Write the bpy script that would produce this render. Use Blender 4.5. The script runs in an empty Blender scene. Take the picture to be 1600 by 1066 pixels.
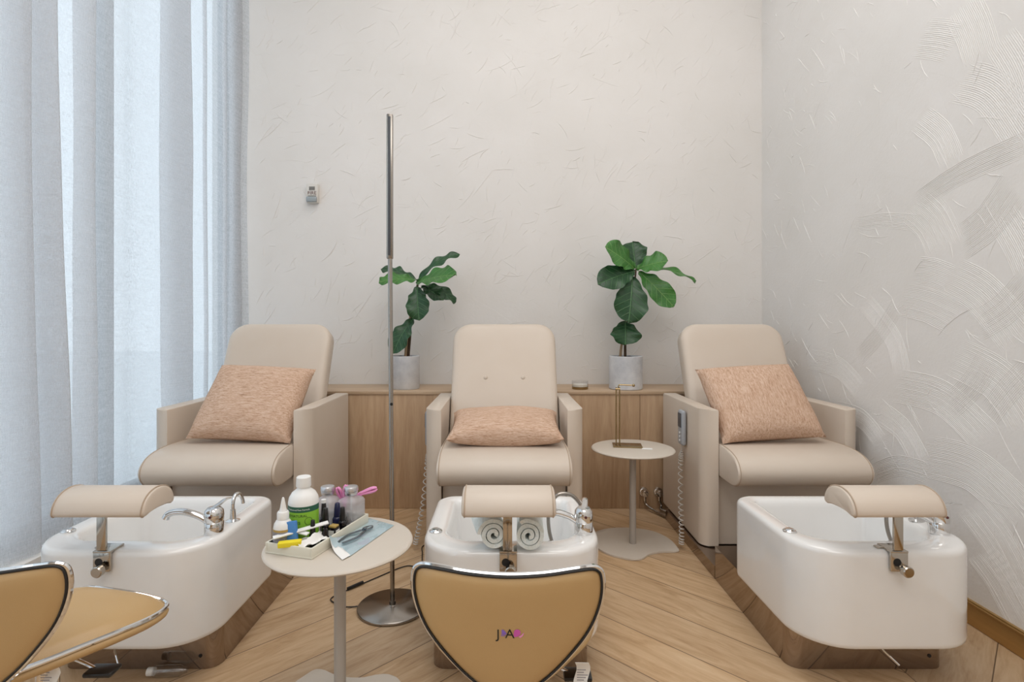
import bpy, bmesh, math, random
from mathutils import Vector, Matrix, Euler, noise as mnoise
PI = math.pi
R = math.radians
scene = bpy.context.scene
C = scene.collection

# ---------------------------------------------------------------- camera, light, exposure
CAM_H = 1.15
cam_d = bpy.data.cameras.new('camera'); cam = bpy.data.objects.new('camera', cam_d); C.objects.link(cam)
cam.location = (0, 0, CAM_H); cam.rotation_euler = (R(90), 0, 0)
cam_d.lens = 19.125; cam_d.sensor_width = 36; cam_d.shift_x = 0.0075; cam_d.shift_y = -0.0169
cam_d.clip_start = 0.05
scene.camera = cam
scene.view_settings.view_transform = 'Standard'; scene.view_settings.look = 'None'
scene.view_settings.gamma = 1.0; scene.view_settings.use_curve_mapping = False
scene.view_settings.exposure = -0.13
world = bpy.data.worlds.new('sky'); scene.world = world; world.use_nodes = True
bg = world.node_tree.nodes['Background']
bg.inputs['Color'].default_value = (0.80, 0.91, 1.0, 1); bg.inputs['Strength'].default_value = 1.75

def area(name, loc, rot, sx, sy, power, col):
    l = bpy.data.lights.new(name, 'AREA'); l.shape = 'RECTANGLE'; l.size = sx; l.size_y = sy
    l.energy = power; l.color = col
    o = bpy.data.objects.new(name, l); C.objects.link(o); o.location = loc; o.rotation_euler = rot
    return o
CEIL = 4.3
area('ceiling_light_panel', (0.2, 1.6, CEIL-.03), (0, 0, 0), 2.6, 2.4, 63, (1.0, 0.965, 0.935))
area('ceiling_light_panel', (0.2, -1.7, CEIL-.03), (0, 0, 0), 2.6, 2.4, 68, (1.0, 0.965, 0.935))

# ---------------------------------------------------------------- node helpers
class N:
    def __init__(s, t, sock): s.t = t; s.s = sock
    def _m(s, op, *a):
        n = s.t.nodes.new('ShaderNodeMath'); n.operation = op
        for i, v in enumerate((s,)+a):
            if isinstance(v, N): s.t.links.new(v.s, n.inputs[i])
            else: n.inputs[i].default_value = v
        return N(s.t, n.outputs[0])
    def __add__(s, o): return s._m('ADD', o)
    def __radd__(s, o): return s._m('ADD', o)
    def __sub__(s, o): return s._m('SUBTRACT', o)
    def __mul__(s, o): return s._m('MULTIPLY', o)
    def __rmul__(s, o): return s._m('MULTIPLY', o)
    def __truediv__(s, o): return s._m('DIVIDE', o)
    def floor(s): return s._m('FLOOR')
    def frac(s): return s._m('FRACT')
    def sin(s): return s._m('SINE')
    def cos(s): return s._m('COSINE')
    def abs(s): return s._m('ABSOLUTE')
    def gt(s, o): return s._m('GREATER_THAN', o)
    def lt(s, o): return s._m('LESS_THAN', o)
    def pp(s, o): return s._m('PINGPONG', o)
    def pow(s, o): return s._m('POWER', o)
    def max(s, o): return s._m('MAXIMUM', o)
    def min(s, o): return s._m('MINIMUM', o)
    def clamp(s):
        n = s._m('ADD', 0.0); n.s.node.use_clamp = True; return n
def lin(c):
    if isinstance(c, str):
        c = [int(c[i:i+2], 16)/255 for i in (0, 2, 4)]
    return tuple(x/12.92 if x <= .04045 else ((x+.055)/1.055)**2.4 for x in c) + (1,)
def newmat(name):
    m = bpy.data.materials.new(name); m.use_nodes = True
    t = m.node_tree; b = t.nodes['Principled BSDF']
    return m, t, b
def setp(b, **k):
    for n, v in k.items(): b.inputs[n.replace('_', ' ')].default_value = v
def coords(t, kind='Object'):
    n = t.nodes.new('ShaderNodeTexCoord'); return n.outputs[kind]
def sep(t, sock):
    n = t.nodes.new('ShaderNodeSeparateXYZ'); t.links.new(sock, n.inputs[0]); return [N(t, n.outputs[i]) for i in range(3)]
def comb(t, x, y, z):
    n = t.nodes.new('ShaderNodeCombineXYZ')
    for i, v in enumerate((x, y, z)):
        if isinstance(v, N): t.links.new(v.s, n.inputs[i])
        else: n.inputs[i].default_value = v
    return n.outputs[0]
def noise(t, vec, scale, detail=3, rough=.5, dist=0):
    n = t.nodes.new('ShaderNodeTexNoise'); t.links.new(vec, n.inputs['Vector'])
    n.inputs['Scale'].default_value = scale; n.inputs['Detail'].default_value = detail
    n.inputs['Roughness'].default_value = rough; n.inputs['Distortion'].default_value = dist
    return N(t, n.outputs[0])
def ramp(t, fac, stops):
    n = t.nodes.new('ShaderNodeValToRGB'); t.links.new(fac.s, n.inputs[0])
    e = n.color_ramp.elements
    while len(e) < len(stops): e.new(.5)
    for i, (p, c) in enumerate(stops): e[i].position = p; e[i].color = lin(c)
    return n.outputs[0]
def mixc(t, fac, a, b, mode='MIX'):
    n = t.nodes.new('ShaderNodeMix'); n.data_type = 'RGBA'; n.blend_type = mode
    if isinstance(fac, N): t.links.new(fac.s, n.inputs[0])
    else: n.inputs[0].default_value = fac
    for i, v in ((6, a), (7, b)):
        if hasattr(v, 'node'): t.links.new(v, n.inputs[i])
        else: n.inputs[i].default_value = v
    return n.outputs[2]
def bump(t, b, h, strength=.5, dist=.005):
    n = t.nodes.new('ShaderNodeBump'); n.inputs['Strength'].default_value = strength
    n.inputs['Distance'].default_value = dist; t.links.new(h.s, n.inputs['Height'])
    t.links.new(n.outputs[0], b.inputs['Normal']); return n

def simple(name, col, rough=.5, metal=0., **k):
    m, t, b = newmat(name)
    nz = noise(t, coords(t), 9, 3)
    c = lin(col); d = tuple(x*.93 for x in c[:3])+(1,)
    t.links.new(mixc(t, nz, c, d), b.inputs['Base Color'])
    setp(b, Roughness=rough, Metallic=metal, **k)
    return m
def plaster(name, combs, ax):
    """hand trowelled plaster; ax picks the two in-plane world axes"""
    m, t, b = newmat(name)
    p = sep(t, coords(t)); u, v = p[ax], p[2]
    vec0 = comb(t, u, v, 0.0)
    wob = noise(t, vec0, 1.3, 2); wob2 = noise(t, comb(t, v, u, 3.0), 1.3, 2)
    uu = u + wob*.25 ; vv = v + wob2*.25
    h = noise(t, vec0, 9, 5, .6)*.35 + noise(t, vec0, 70, 3)*.10
    for k, (sc, an, sx) in enumerate(((2.6, .9, .55), (4.2, -.5, .5), (3.3, .4, .45))):
        ca, sa = math.cos(an), math.sin(an)
        a = uu*ca + vv*sa; c = vv*ca - uu*sa
        vo = t.nodes.new('ShaderNodeTexVoronoi'); vo.voronoi_dimensions = '2D'
        t.links.new(comb(t, a*sx + 7.3*k, c, 0.0), vo.inputs['Vector']); vo.inputs['Scale'].default_value = sc
        col = sep(t, vo.outputs['Color'])
        # every stroke is a slab leaning a little, so its rim shows as a fine ridge
        h = h + (col[0]*a + col[1]*c)*.05 + col[2]*.06
    bump(t, b, h, .6, .010)
    t.links.new(ramp(t, noise(t, vec0, 1.6, 3), [(.3, 'E2DFDB'), (.7, 'E9E6E3')]), b.inputs['Base Color'])
    setp(b, Roughness=.75); b.inputs['Specular IOR Level'].default_value = .25
    return m
def oak(name, dark, light, along='z', seam=None):
    m, t, b = newmat(name)
    p = sep(t, coords(t)); ox = t.nodes.new('ShaderNodeObjectInfo'); rnd = N(t, ox.outputs['Random'])
    s = {'x': (1.2, 14, 14), 'z': (14, 14, 1.2)}[along]
    vec = comb(t, p[0]*s[0]+rnd*9, p[1]*s[1], p[2]*s[2]+rnd*5)
    g = noise(t, vec, 1.3, 5, .6, .8); fine = noise(t, comb(t, p[0]*s[0]*6, p[1]*s[1]*6, p[2]*s[2]*4), 2.5, 2)
    t.links.new(ramp(t, g*.75+fine*.25, [(.3, dark), (.68, light)]), b.inputs['Base Color'])
    setp(b, Roughness=.5); bump(t, b, fine, .15, .002)
    return m
def floor_mat():
    m, t, b = newmat('oak_chevron')
    p = sep(t, coords(t)); W = 1.32
    f = p[0].pp(W); col = (p[0]/W).floor()
    ac = p[1] + f; al = (p[1] - f)
    v = (ac - 2.24 + 2.9)/.29
    idx = v.floor(); fr = v.frac()
    wn = t.nodes.new('ShaderNodeTexWhiteNoise'); wn.noise_dimensions = '2D'
    t.links.new(comb(t, idx, col, 0.0), wn.inputs['Vector']); rnd = N(t, wn.outputs['Value'])
    g = noise(t, comb(t, al*1.5 + rnd*30, ac*9, rnd*11), 1.6, 6, .62, 1.1)
    fine = noise(t, comb(t, al*9, ac*120, rnd*5), 1.0, 3)
    base = ramp(t, g*.8+fine*.2, [(.26, '9B7C5B'), (.42, 'BE9F7B'), (.55, 'CCAF8C'), (.75, 'D8BF9F')])
    tone = mixc(t, rnd, (.80, .80, .83, 1), (1.0, .97, .93, 1))
    c = mixc(t, 1.0, base, tone, 'MULTIPLY')
    kn = noise(t, comb(t, al*3+rnd*8, ac*7, rnd*3), 2.2, 2)
    c = mixc(t, ((kn-.71)*9).clamp()*.6, c, lin('6B4B30'))
    seam = fr.lt(.012).max(fr.gt(.994)).max(((p[0]/W)-col).lt(.0025))
    c = mixc(t, seam*.8, c, lin('4A3524'))
    t.links.new(c, b.inputs['Base Color'])
    r = noise(t, comb(t, al*4, ac*20, 0.0), 1.5, 2)*.15+.36
    t.links.new(r.s, b.inputs['Roughness'])
    bump(t, b, fine*.3 - seam, .18, .002)
    return m
def leather(name, c1, c2, rough=.42):
    m, t, b = newmat(name)
    o = coords(t)
    t.links.new(mixc(t, noise(t, o, 5, 3), lin(c1), lin(c2)), b.inputs['Base Color'])
    vo = t.nodes.new('ShaderNodeTexVoronoi'); vo.inputs['Scale'].default_value = 420; t.links.new(o, vo.inputs['Vector'])
    bump(t, b, N(t, vo.outputs['Distance']), .10, .001)
    setp(b, Roughness=rough); return m
def pillow_mat(name, axis):
    m, t, b = newmat(name)
    p = sep(t, coords(t))
    s = (14, 90) if axis == 'x' else (90, 14)
    vec = comb(t, p[0]*s[0], p[1]*s[1], p[2]*90)
    n1 = noise(t, vec, 1.6, 4, .6, .6); n2 = noise(t, comb(t, p[0]*s[0]*3, p[1]*s[1]*3, p[2]*200), 1.8, 2)
    t.links.new(ramp(t, n1*.6+n2*.4, [(.28, '957259'), (.44, 'C8A58C'), (.60, 'DCC0AB'), (.8, 'EEDDCF')]), b.inputs['Base Color'])
    bump(t, b, n1*.5+n2*.5, .7, .004); setp(b, Roughness=.95)
    b.inputs['Specular IOR Level'].default_value = .1
    return m
def leaf_mat(name, c1, c2, c3):
    m, t, b = newmat(name)
    uv = sep(t, coords(t, 'UV')); u = uv[0]-.5; v = uv[1]
    au = u.abs()
    mid = (au*(-60)+1).clamp()
    side = ((v - au*.55)*7.0).frac(); sv = ((side-.5).abs()*(-14)+1).clamp()*(au.gt(.01))
    net = noise(t, comb(t, uv[0], uv[1], 0.0), 22, 3)
    base = ramp(t, noise(t, coords(t), 7, 3)*.6+net*.4, [(.35, c1), (.62, c2)])
    c = mixc(t, (mid*.9).max(sv*.55), base, lin(c3))
    t.links.new(c, b.inputs['Base Color'])
    bump(t, b, (mid*(-1))-sv*.7+net*.3, .5, .004); setp(b, Roughness=.38)
    return m
def curtain_mat():
    m = bpy.data.materials.new('sheer_linen'); m.use_nodes = True; t = m.node_tree; t.nodes.clear()
    out = t.nodes.new('ShaderNodeOutputMaterial')
    p = sep(t, coords(t))
    th = noise(t, comb(t, p[0]*200, p[1]*200, p[2]*700), 1, 2)*.5 + noise(t, comb(t, p[0]*260, p[1]*260, p[2]*60), 1, 2)*.5
    slub = noise(t, comb(t, p[0]*10, p[1]*10, p[2]*160), 1, 3)
    dif = t.nodes.new('ShaderNodeBsdfDiffuse'); dif.inputs[0].default_value = lin('CBC8C6')
    tra = t.nodes.new('ShaderNodeBsdfTranslucent'); tra.inputs[0].default_value = lin('E4E5E8')
    mx = t.nodes.new('ShaderNodeMixShader'); mx.inputs[0].default_value = .62
    t.links.new(dif.outputs[0], mx.inputs[1]); t.links.new(tra.outputs[0], mx.inputs[2])
    trp = t.nodes.new('ShaderNodeBsdfTransparent'); m2 = t.nodes.new('ShaderNodeMixShader')
    f = ((th*.75+slub*.25-.5)*1.3 + .66).clamp()
    t.links.new(f.s, m2.inputs[0]); t.links.new(trp.outputs[0], m2.inputs[1]); t.links.new(mx.outputs[0], m2.inputs[2])
    t.links.new(m2.outputs[0], out.inputs[0]); return m
def glass_thin(name, tint=(.97, .99, 1), rough=.02, f0=.06):
    m = bpy.data.materials.new(name); m.use_nodes = True; t = m.node_tree; t.nodes.clear()
    out = t.nodes.new('ShaderNodeOutputMaterial'); trp = t.nodes.new('ShaderNodeBsdfTransparent'); trp.inputs[0].default_value = tint+(1,)
    gl = t.nodes.new('ShaderNodeBsdfGlossy'); gl.inputs['Roughness'].default_value = rough
    fr = t.nodes.new('ShaderNodeLayerWeight'); fr.inputs[0].default_value = .5
    nz = noise(t, coords(t), 3, 2)*.02
    f = N(t, fr.outputs['Facing']).pow(4.0)*.7 + f0 + nz
    mx = t.nodes.new('ShaderNodeMixShader'); t.links.new(f.s, mx.inputs[0])
    t.links.new(trp.outputs[0], mx.inputs[1]); t.links.new(gl.outputs[0], mx.inputs[2]); t.links.new(mx.outputs[0], out.inputs[0])
    return m
def brushed(name, col, rough=.28, sc=(3, 3, 220)):
    m, t, b = newmat(name)
    p = sep(t, coords(t)); g = noise(t, comb(t, p[0]*sc[0], p[1]*sc[1], p[2]*sc[2]), 1, 2)
    t.links.new(mixc(t, g, lin(col), tuple(x*.85 for x in lin(col)[:3])+(1,)), b.inputs['Base Color'])
    t.links.new((g*.12+rough-.06).s, b.inputs['Roughness']); setp(b, Metallic=1.0)
    return m

M = dict(
    wall_back=plaster('plaster_smooth', False, 0), wall_right=plaster('plaster_combed', True, 1),
    wall=simple('painted_wall', 'E4E1DD', .8), floor=floor_mat(),
    leather=leather('beige_leather', 'D6C9BB', 'D0C1B1'), piping=simple('leather_piping', 'B9A48F', .5),
    tan=leather('tan_vinyl', 'BE9D6E', 'B89767', .38), oakpanel=oak('oak_panel', 'A48567', 'C6A989'),
    oaktop=oak('oak_top', 'B09478', 'C9B094', 'x'),
    acrylic=simple('white_acrylic', 'EEEDEB', .12, 0, Coat_Weight=.6, Coat_Roughness=.04),
    chrome=simple('chrome', 'E2E2E2', .06, 1.0), steel=brushed('brushed_steel', 'A8A29B', .24, (160, 160, 1)),
    mirror=brushed('dark_mirror_steel', 'A4968A', .06, (2, 2, 2)),
    brass=brushed('brass', 'A8946F', .25), brassbase=brushed('brass_strip', 'D2B27C', .5, (3, 3, 60)),
    table=simple('taupe_powder_coat', 'D2C8BB', .45), tablepost=simple('grey_powder_coat', 'B3ABA2', .45),
    pot=None, soil=simple('soil', '3B2C22', .95), stem_dark=simple('bark_dark', '4B3A2B', .9), stem_light=simple('bark_light', '9C8467', .9),
    leaf_a=leaf_mat('leaf_bright', '28591F', '437F35', '86AA63'), leaf_b=leaf_mat('leaf_dark', '153A1E', '234F2B', '5F8A5A'),
    black=simple('black_plastic', '151414', .3), rubber=simple('black_rubber', '1C1B1B', .55), white=simple('white_plastic', 'F1F1EF', .35),
    paper=simple('white_paper', 'F2F1EE', .8), curtain=curtain_mat(), winframe=simple('window_frame_grey', '8E9499', .4),
    glass=glass_thin('window_glass'), clear=glass_thin('clear_plastic', (.93, .94, .95), .06, .12),
    green=simple('green_label', '8CC63A', .4), darkgreen=simple('dark_green_band', '1F5B45', .4), ink=simple('black_ink', '1E221E', .6),
    pink=simple('pink_plastic', 'EE9ACB', .3), navy=simple('navy_cap', '1D2348', .25), yellow=simple('yellow_foam', 'F0DC2E', .8),
    blue=simple('blue_foam', '4C86C6', .8), tray=simple('ivory_tray', 'E6E3D3', .35), gold=simple('gold_label', 'B79A55', .4),
    greylabel=simple('grey_label', '8E8D95', .5), pouchblue=simple('pouch_film', 'CBE2E8', .15), purple=simple('purple_ink', '8C6CC8', .5),
    magenta=simple('magenta_ink', 'D05CB4', .5), remote=simple('grey_remote', 'A3A7AD', .35), darkgrey=simple('dark_grey', '4C5056', .4),
    alarm=simple('alarm_white', 'DDD9D2', .5), silverlens=simple('grey_lens', '9FA8AC', .25), redink=simple('dark_ink', '5A2C2C', .6),
    lid=simple('silver_lid', 'D5D5D8', .28, 1.0), nipper=simple('nipper_steel', '7F8A92', .25, 1.0), wax=simple('candle_wax', 'F0EBE0', .5), coil=simple('coil_cable_grey', 'C9C5BF', .4), pavement=simple('pavement', 'EDEFF0', .9),
    facade=simple('facade', 'D5DADD', .8), darkbottle=simple('dark_polish', '0E0B10', .08),
)
def pot_mat():
    m, t, b = newmat('pale_concrete'); o = coords(t)
    t.links.new(ramp(t, noise(t, o, 8, 5, .65), [(.35, 'BFC1C6'), (.65, 'DADBDD')]), b.inputs['Base Color'])
    bump(t, b, noise(t, o, 90, 2), .1, .002); setp(b, Roughness=.8); return m
M['pot'] = pot_mat()
def towel_mat():
    m, t, b = newmat('terry_towel'); o = coords(t)
    n = noise(t, o, 240, 2); t.links.new(ramp(t, n*.5+noise(t, o, 20, 2)*.5, [(.3, 'D3DEDC'), (.6, 'F0F5F3')]), b.inputs['Base Color'])
    bump(t, b, n, .6, .003); setp(b, Roughness=1.0); return m
M['towel'] = towel_mat()
def frosted_mat():
    m = bpy.data.materials.new('frosted_plastic'); m.use_nodes = True; t = m.node_tree; t.nodes.clear()
    out = t.nodes.new('ShaderNodeOutputMaterial'); trp = t.nodes.new('ShaderNodeBsdfTransparent')
    d = t.nodes.new('ShaderNodeBsdfPrincipled'); d.inputs['Base Color'].default_value = lin('E9E9EE'); d.inputs['Roughness'].default_value = .15
    mx = t.nodes.new('ShaderNodeMixShader'); t.links.new((noise(t, coords(t), 20, 2)*.2+.28).s, mx.inputs[0])
    t.links.new(trp.outputs[0], mx.inputs[1]); t.links.new(d.outputs[0], mx.inputs[2]); t.links.new(mx.outputs[0], out.inputs[0]); return m
M['frosted'] = frosted_mat()

# ---------------------------------------------------------------- mesh helpers
def obj(name, bm, mat, parent=None, angle=38, label=None):
    me = bpy.data.meshes.new(name); bmesh.ops.remove_doubles(bm, verts=bm.verts, dist=1e-6)
    bmesh.ops.recalc_face_normals(bm, faces=bm.faces)
    bm.to_mesh(me); bm.free()
    me.polygons.foreach_set('use_smooth', [True]*len(me.polygons)); me.set_sharp_from_angle(angle=R(angle))
    me.materials.append(M[mat] if isinstance(mat, str) else mat)
    o = bpy.data.objects.new(name, me); C.objects.link(o)
    if parent: o.parent = parent
    if label: o['label'] = label
    return o
def thing(name, label, cat, loc=(0, 0, 0), rotz=0, group=None):
    o = bpy.data.objects.new(name, None); C.objects.link(o); o.location = loc; o.rotation_euler = (0, 0, rotz)
    o.empty_display_size = .05
    o['label'] = label; o['category'] = cat
    if group: o['group'] = group
    return o
def tag(o, label, cat, group=None):
    o['label'] = label; o['category'] = cat
    if group: o['group'] = group
    return o
def struct(o): o['kind'] = 'structure'; return o
def dup(root, loc, rotz, label, skip=()):
    r = root.copy(); C.objects.link(r); r.location = loc; r.rotation_euler = (0, 0, rotz); r['label'] = label
    for ch in list(root.children):
        if ch.name.split('.')[0] in skip: continue
        c = ch.copy(); C.objects.link(c); c.parent = r
        for g in ch.children:
            if g.name.split('.')[0] in skip: continue
            d = g.copy(); C.objects.link(d); d.parent = c
    return r
def NB(): return bmesh.new()
def box(bm, x0, x1, y0, y1, z0, z1, r=0, seg=2, mtx=None):
    t = bmesh.new(); bmesh.ops.create_cube(t, size=1)
    for v in t.verts: v.co = Vector(((x0+x1)/2+v.co.x*(x1-x0), (y0+y1)/2+v.co.y*(y1-y0), (z0+z1)/2+v.co.z*(z1-z0)))
    if r: bmesh.ops.bevel(t, geom=t.edges[:], offset=r, segments=seg, affect='EDGES', profile=.5)
    if mtx: bmesh.ops.transform(t, matrix=mtx, verts=t.verts)
    merge(bm, t); return bm
def merge(bm, t):
    me = bpy.data.meshes.new('tmp'); t.to_mesh(me); t.free(); bm.from_mesh(me); bpy.data.meshes.remove(me)
def loft(bm, loops, cap0=True, cap1=True, closed=True):
    rows = [[bm.verts.new(p) for p in l] for l in loops]; n = len(rows[0])
    for a, b in zip(rows, rows[1:]):
        for i in range(n if closed else n-1):
            j = (i+1) % n
            try: bm.faces.new((a[i], a[j], b[j], b[i]))
            except ValueError: pass
    if cap0: bm.faces.new(rows[0][::-1])
    if cap1: bm.faces.new(rows[-1])
    return bm
def lathe(bm, prof, c=(0, 0, 0), n=32, axis='z', cap0=True, cap1=True):
    loops = []
    for r, h in prof:
        l = []
        for i in range(n):
            a = 2*PI*i/n; x, y = max(r, 1e-5)*math.cos(a), max(r, 1e-5)*math.sin(a)
            p = {'z': (x, y, h), 'x': (h, x, y), 'y': (x, h, y)}[axis]
            l.append(Vector(p)+Vector(c))
        loops.append(l)
    return loft(bm, loops, cap0, cap1)
def smooth(pts, k=6, closed=False):
    P = [Vector(p) for p in pts]; n = len(P); out = []
    for i in range(n if closed else n-1):
        g = (lambda j: P[j % n]) if closed else (lambda j: P[min(max(j, 0), n-1)])
        a, b, c, d = g(i-1), g(i), g(i+1), g(i+2)
        for q in range(k):
            t = q/k
            out.append(.5*((2*b)+(c-a)*t+(2*a-5*b+4*c-d)*t*t+(3*b-a-3*c+d)*t**3))
    if not closed: out.append(P[-1])
    return out
def tube(bm, pts, r, n=10, closed=False, flat=1.0, caps=True):
    P = [Vector(p) for p in pts]; m = len(P)
    rr = r if callable(r) else (lambda t: r)
    loops = []; up = None
    for i in range(m):
        a = P[(i-1) % m] if closed or i > 0 else P[0]; b = P[(i+1) % m] if closed or i < m-1 else P[-1]
        d = (b-a).normalized()
        if up is None:
            up = Vector((0, 0, 1)) if abs(d.z) < .9 else Vector((1, 0, 0))
        s = d.cross(up).normalized(); up = s.cross(d).normalized()
        R_ = rr(i/max(m-1, 1))
        loops.append([P[i]+s*math.cos(2*PI*k/n)*R_+up*math.sin(2*PI*k/n)*R_*flat for k in range(n)])
    if closed:
        loops.append([v.copy() for v in loops[0]]); return loft(bm, loops, False, False)
    return loft(bm, loops, caps, caps)
def rr(x0, x1, y0, y1, rf, rb, z, n=8):
    """rounded rectangle, radius rf at the y0 side, rb at the y1 side"""
    out = []
    for cx, cy, r, a0 in ((x1-rb, y1-rb, rb, 0), (x0+rb, y1-rb, rb, 90), (x0+rf, y0+rf, rf, 180), (x1-rf, y0+rf, rf, 270)):
        for i in range(n+1):
            a = R(a0+90*i/n); out.append(Vector((cx+r*math.cos(a), cy+r*math.sin(a), z)))
    return out
def poly(bm, pts, z0, z1, bev=0, seg=2):
    """plan outline extruded in z"""
    t = bmesh.new(); loft(t, [[Vector((p[0], p[1], z)) for p in pts] for z in (z0, z1)])
    if bev:
        es = [e for e in t.edges if abs(e.verts[0].co.z-e.verts[1].co.z) < 1e-6]
        bmesh.ops.bevel(t, geom=es, offset=bev, segments=seg, affect='EDGES', profile=.5)
    merge(bm, t); return bm
def xform(bm, mtx): bmesh.ops.transform(bm, matrix=mtx, verts=bm.verts); return bm
def text_bm(s, size, extrude=.0003):
    cu = bpy.data.curves.new('t', 'FONT'); cu.body = s; cu.size = size; cu.align_x = 'CENTER'; cu.align_y = 'CENTER'; cu.extrude = extrude
    cu.resolution_u = 3
    o = bpy.data.objects.new('t', cu); C.objects.link(o)
    me = bpy.data.meshes.new_from_object(o.evaluated_get(bpy.context.evaluated_depsgraph_get()))
    bm = bmesh.new(); bm.from_mesh(me)
    bpy.data.objects.remove(o); bpy.data.curves.remove(cu); bpy.data.meshes.remove(me)
    return bm
UPR = Matrix.Rotation(R(90), 4, 'X')       # text plane facing -y

# ================================================================ room
XL, XR, YB, YF = -1.93, 1.79, 3.78, -3.6
struct(obj('floor', box(NB(), XL-.1, XR+.1, YF-.1, YB+.1, -.05, 0), 'floor'))
struct(obj('ceiling', box(NB(), XL-.1, XR+.1, YF-.1, YB+.1, CEIL, CEIL+.1), 'wall'))
def rib(bm, pts, inward, w, h):
    """raised plaster line: a low ridge along pts that dies out at both ends"""
    m = len(pts); rows = []
    for i, p in enumerate(pts):
        d = (pts[min(i+1, m-1)]-pts[max(i-1, 0)]).normalized(); sd = d.cross(inward).normalized()
        k = min(1, i/(m*.18), (m-1-i)/(m*.18)); k = max(k, .02)
        rows.append([p+sd*w*.5*(.4+.6*k)-inward*.0004, p+inward*h*k, p-sd*w*.5*(.4+.6*k)-inward*.0004])
    rv = [[bm.verts.new(q) for q in r] for r in rows]
    for a, b in zip(rv, rv[1:]):
        bm.faces.new((a[0], a[1], b[1], b[0])); bm.faces.new((a[1], a[2], b[2], b[1]))
def scratches(bm, n, rnd, to3, inward, u0, u1, v0, v1, hs):
    for _ in range(n):
        u, v = rnd.uniform(u0, u1), rnd.uniform(v0, v1); a = R(rnd.gauss(48, 24)) if rnd.random() < .75 else R(rnd.uniform(-80, 180))
        L = rnd.uniform(.02, .15)*(1 if rnd.random() < .85 else 1.8); cur_ = rnd.uniform(-.5, .5)*2; pts = []
        k = 9
        for i in range(k):
            t = i/(k-1)-.5; aa = a+cur_*t*.4
            pts.append(to3(u+math.cos(aa)*t*L, v+math.sin(aa)*t*L+rnd.uniform(-1, 1)*.0012))
        rib(bm, pts, inward, rnd.uniform(.003, .006), rnd.uniform(.4, 1.0)*hs)
rndp = random.Random(11)
bm = box(NB(), XL-.1, XR+.1, YB, YB+.1, 0, CEIL)
scratches(bm, 900, rndp, lambda u, v: Vector((u, YB, v)), Vector((0, -1, 0)), -1.7, 1.75, .75, 3.6, .0027)
for x0_, z0_, x1_, z1_ in ((-1.3, 2.95, -.98, 3.1), (-.35, 1.72, -.04, 1.80)):   # long trowel stops
    rib(bm, smooth([(x0_, YB, z0_), ((x0_+x1_)/2, YB, z1_-.01), (x1_, YB, z1_)], 5), Vector((0, -1, 0)), .005, .0008)
    rib(bm, [Vector((x1_, YB, z1_+.01-i*.02)) for i in range(6)], Vector((0, -1, 0)), .005, .0008)
struct(obj('wall_back', bm, 'wall_back', angle=20))
bm = box(NB(), XR, XR+.1, YF, YB, 0, CEIL)
INW = Vector((-1, 0, 0))
scratches(bm, 460, rndp, lambda u, v: Vector((XR, u, v)), INW, 1.4, 3.75, .12, 3.6, .0021)
STROKES = [([(1438, 60), (1465, 62), (1494, 68)], .13), ([(1502, 8), (1520, 45), (1535, 92)], .13), ([(1500, 128), (1550, 146), (1608, 225)], .13),
    ([(1430, 318), (1500, 272), (1610, 222)], .08), ([(1425, 318), (1455, 345), (1478, 392)], .16), ([(1484, 432), (1535, 462), (1600, 540)], .14),
    ([(1502, 380), (1545, 345), (1585, 290)], .12), ([(1428, 425), (1455, 428), (1485, 440)], .11), ([(1405, 468), (1450, 478), (1496, 500)], .12),
    ([(1488, 556), (1560, 596), (1612, 670)], .14), ([(1395, 602), (1470, 622), (1545, 690)], .13), ([(1440, 712), (1520, 735), (1606, 815)], .15),
    ([(1375, 645), (1410, 672), (1440, 725)], .10), ([(1515, 790), (1560, 850), (1606, 945)], .13), ([(1362, 742), (1405, 728), (1455, 742)], .08),
    ([(1530, 508), (1570, 482), (1610, 440)], .10), ([(1436, 185), (1468, 212), (1488, 255)], .10), ([(1530, 862), (1562, 905), (1606, 985)], .12),
    ([(1545, 648), (1575, 610), (1610, 575)], .08), ([(1262, 560), (1310, 575), (1345, 612)], .10), ([(1300, 640), (1345, 655), (1375, 690)], .09),
    ([(1330, 352), (1385, 345), (1440, 350)], .06), ([(1560, 60), (1590, 110), (1612, 180)], .10), ([(1350, 470), (1395, 530), (1410, 590)], .09),
    ([(1560, 330), (1590, 380), (1612, 430)], .10), ([(1480, 640), (1520, 600), (1545, 560)], .09), ([(1340, 560), (1375, 520), (1400, 480)], .08)]
def onwall(px, py):
    d = XR*850/(px-788); return Vector((XR, d, CAM_H-(py-506)*d/850))
for pts, wdt in STROKES:
    c = smooth([onwall(*p) for p in pts], 9); wdt *= 1.25; nl = max(4, int(wdt/.0068)); m = len(c)
    for k in range(nl):
        off = (k-(nl-1)/2)*.0068; line = []
        for i, p in enumerate(c):
            d = (c[min(i+1, m-1)]-c[max(i-1, 0)]).normalized(); sd = d.cross(INW).normalized()
            line.append(p+sd*(off+.0012*mnoise.noise(Vector((i*.4, k*.7, wdt*50))))-d*off*.25)
        rib(bm, line, INW, .0048, .0014*(.6+.6*rndp.random()))
struct(obj('wall_right', bm, 'wall_right', angle=20))
struct(obj('wall_front', box(NB(), XL-.1, XR+.1, YF-.1, YF, 0, CEIL), 'wall'))
bm = NB(); box(bm, XL-.1, -1.745, YF, YB, 0, .275); box(bm, XL-.1, XL, YF, -1.2, .275, CEIL); box(bm, XL-.1, XL, -1.2, YB, 4.1, CEIL)
struct(obj('wall_left', bm, 'wall'))
bb = struct(obj('baseboard_right', box(NB(), XR-.014, XR-.0005, YF+.01, YB-.41, .001, .094, .003), 'brassbase'))
obj('top_edge', box(NB(), XR-.019, XR-.0135, YF+.01, YB-.41, .082, .088, .002), 'brassbase', bb)
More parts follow.
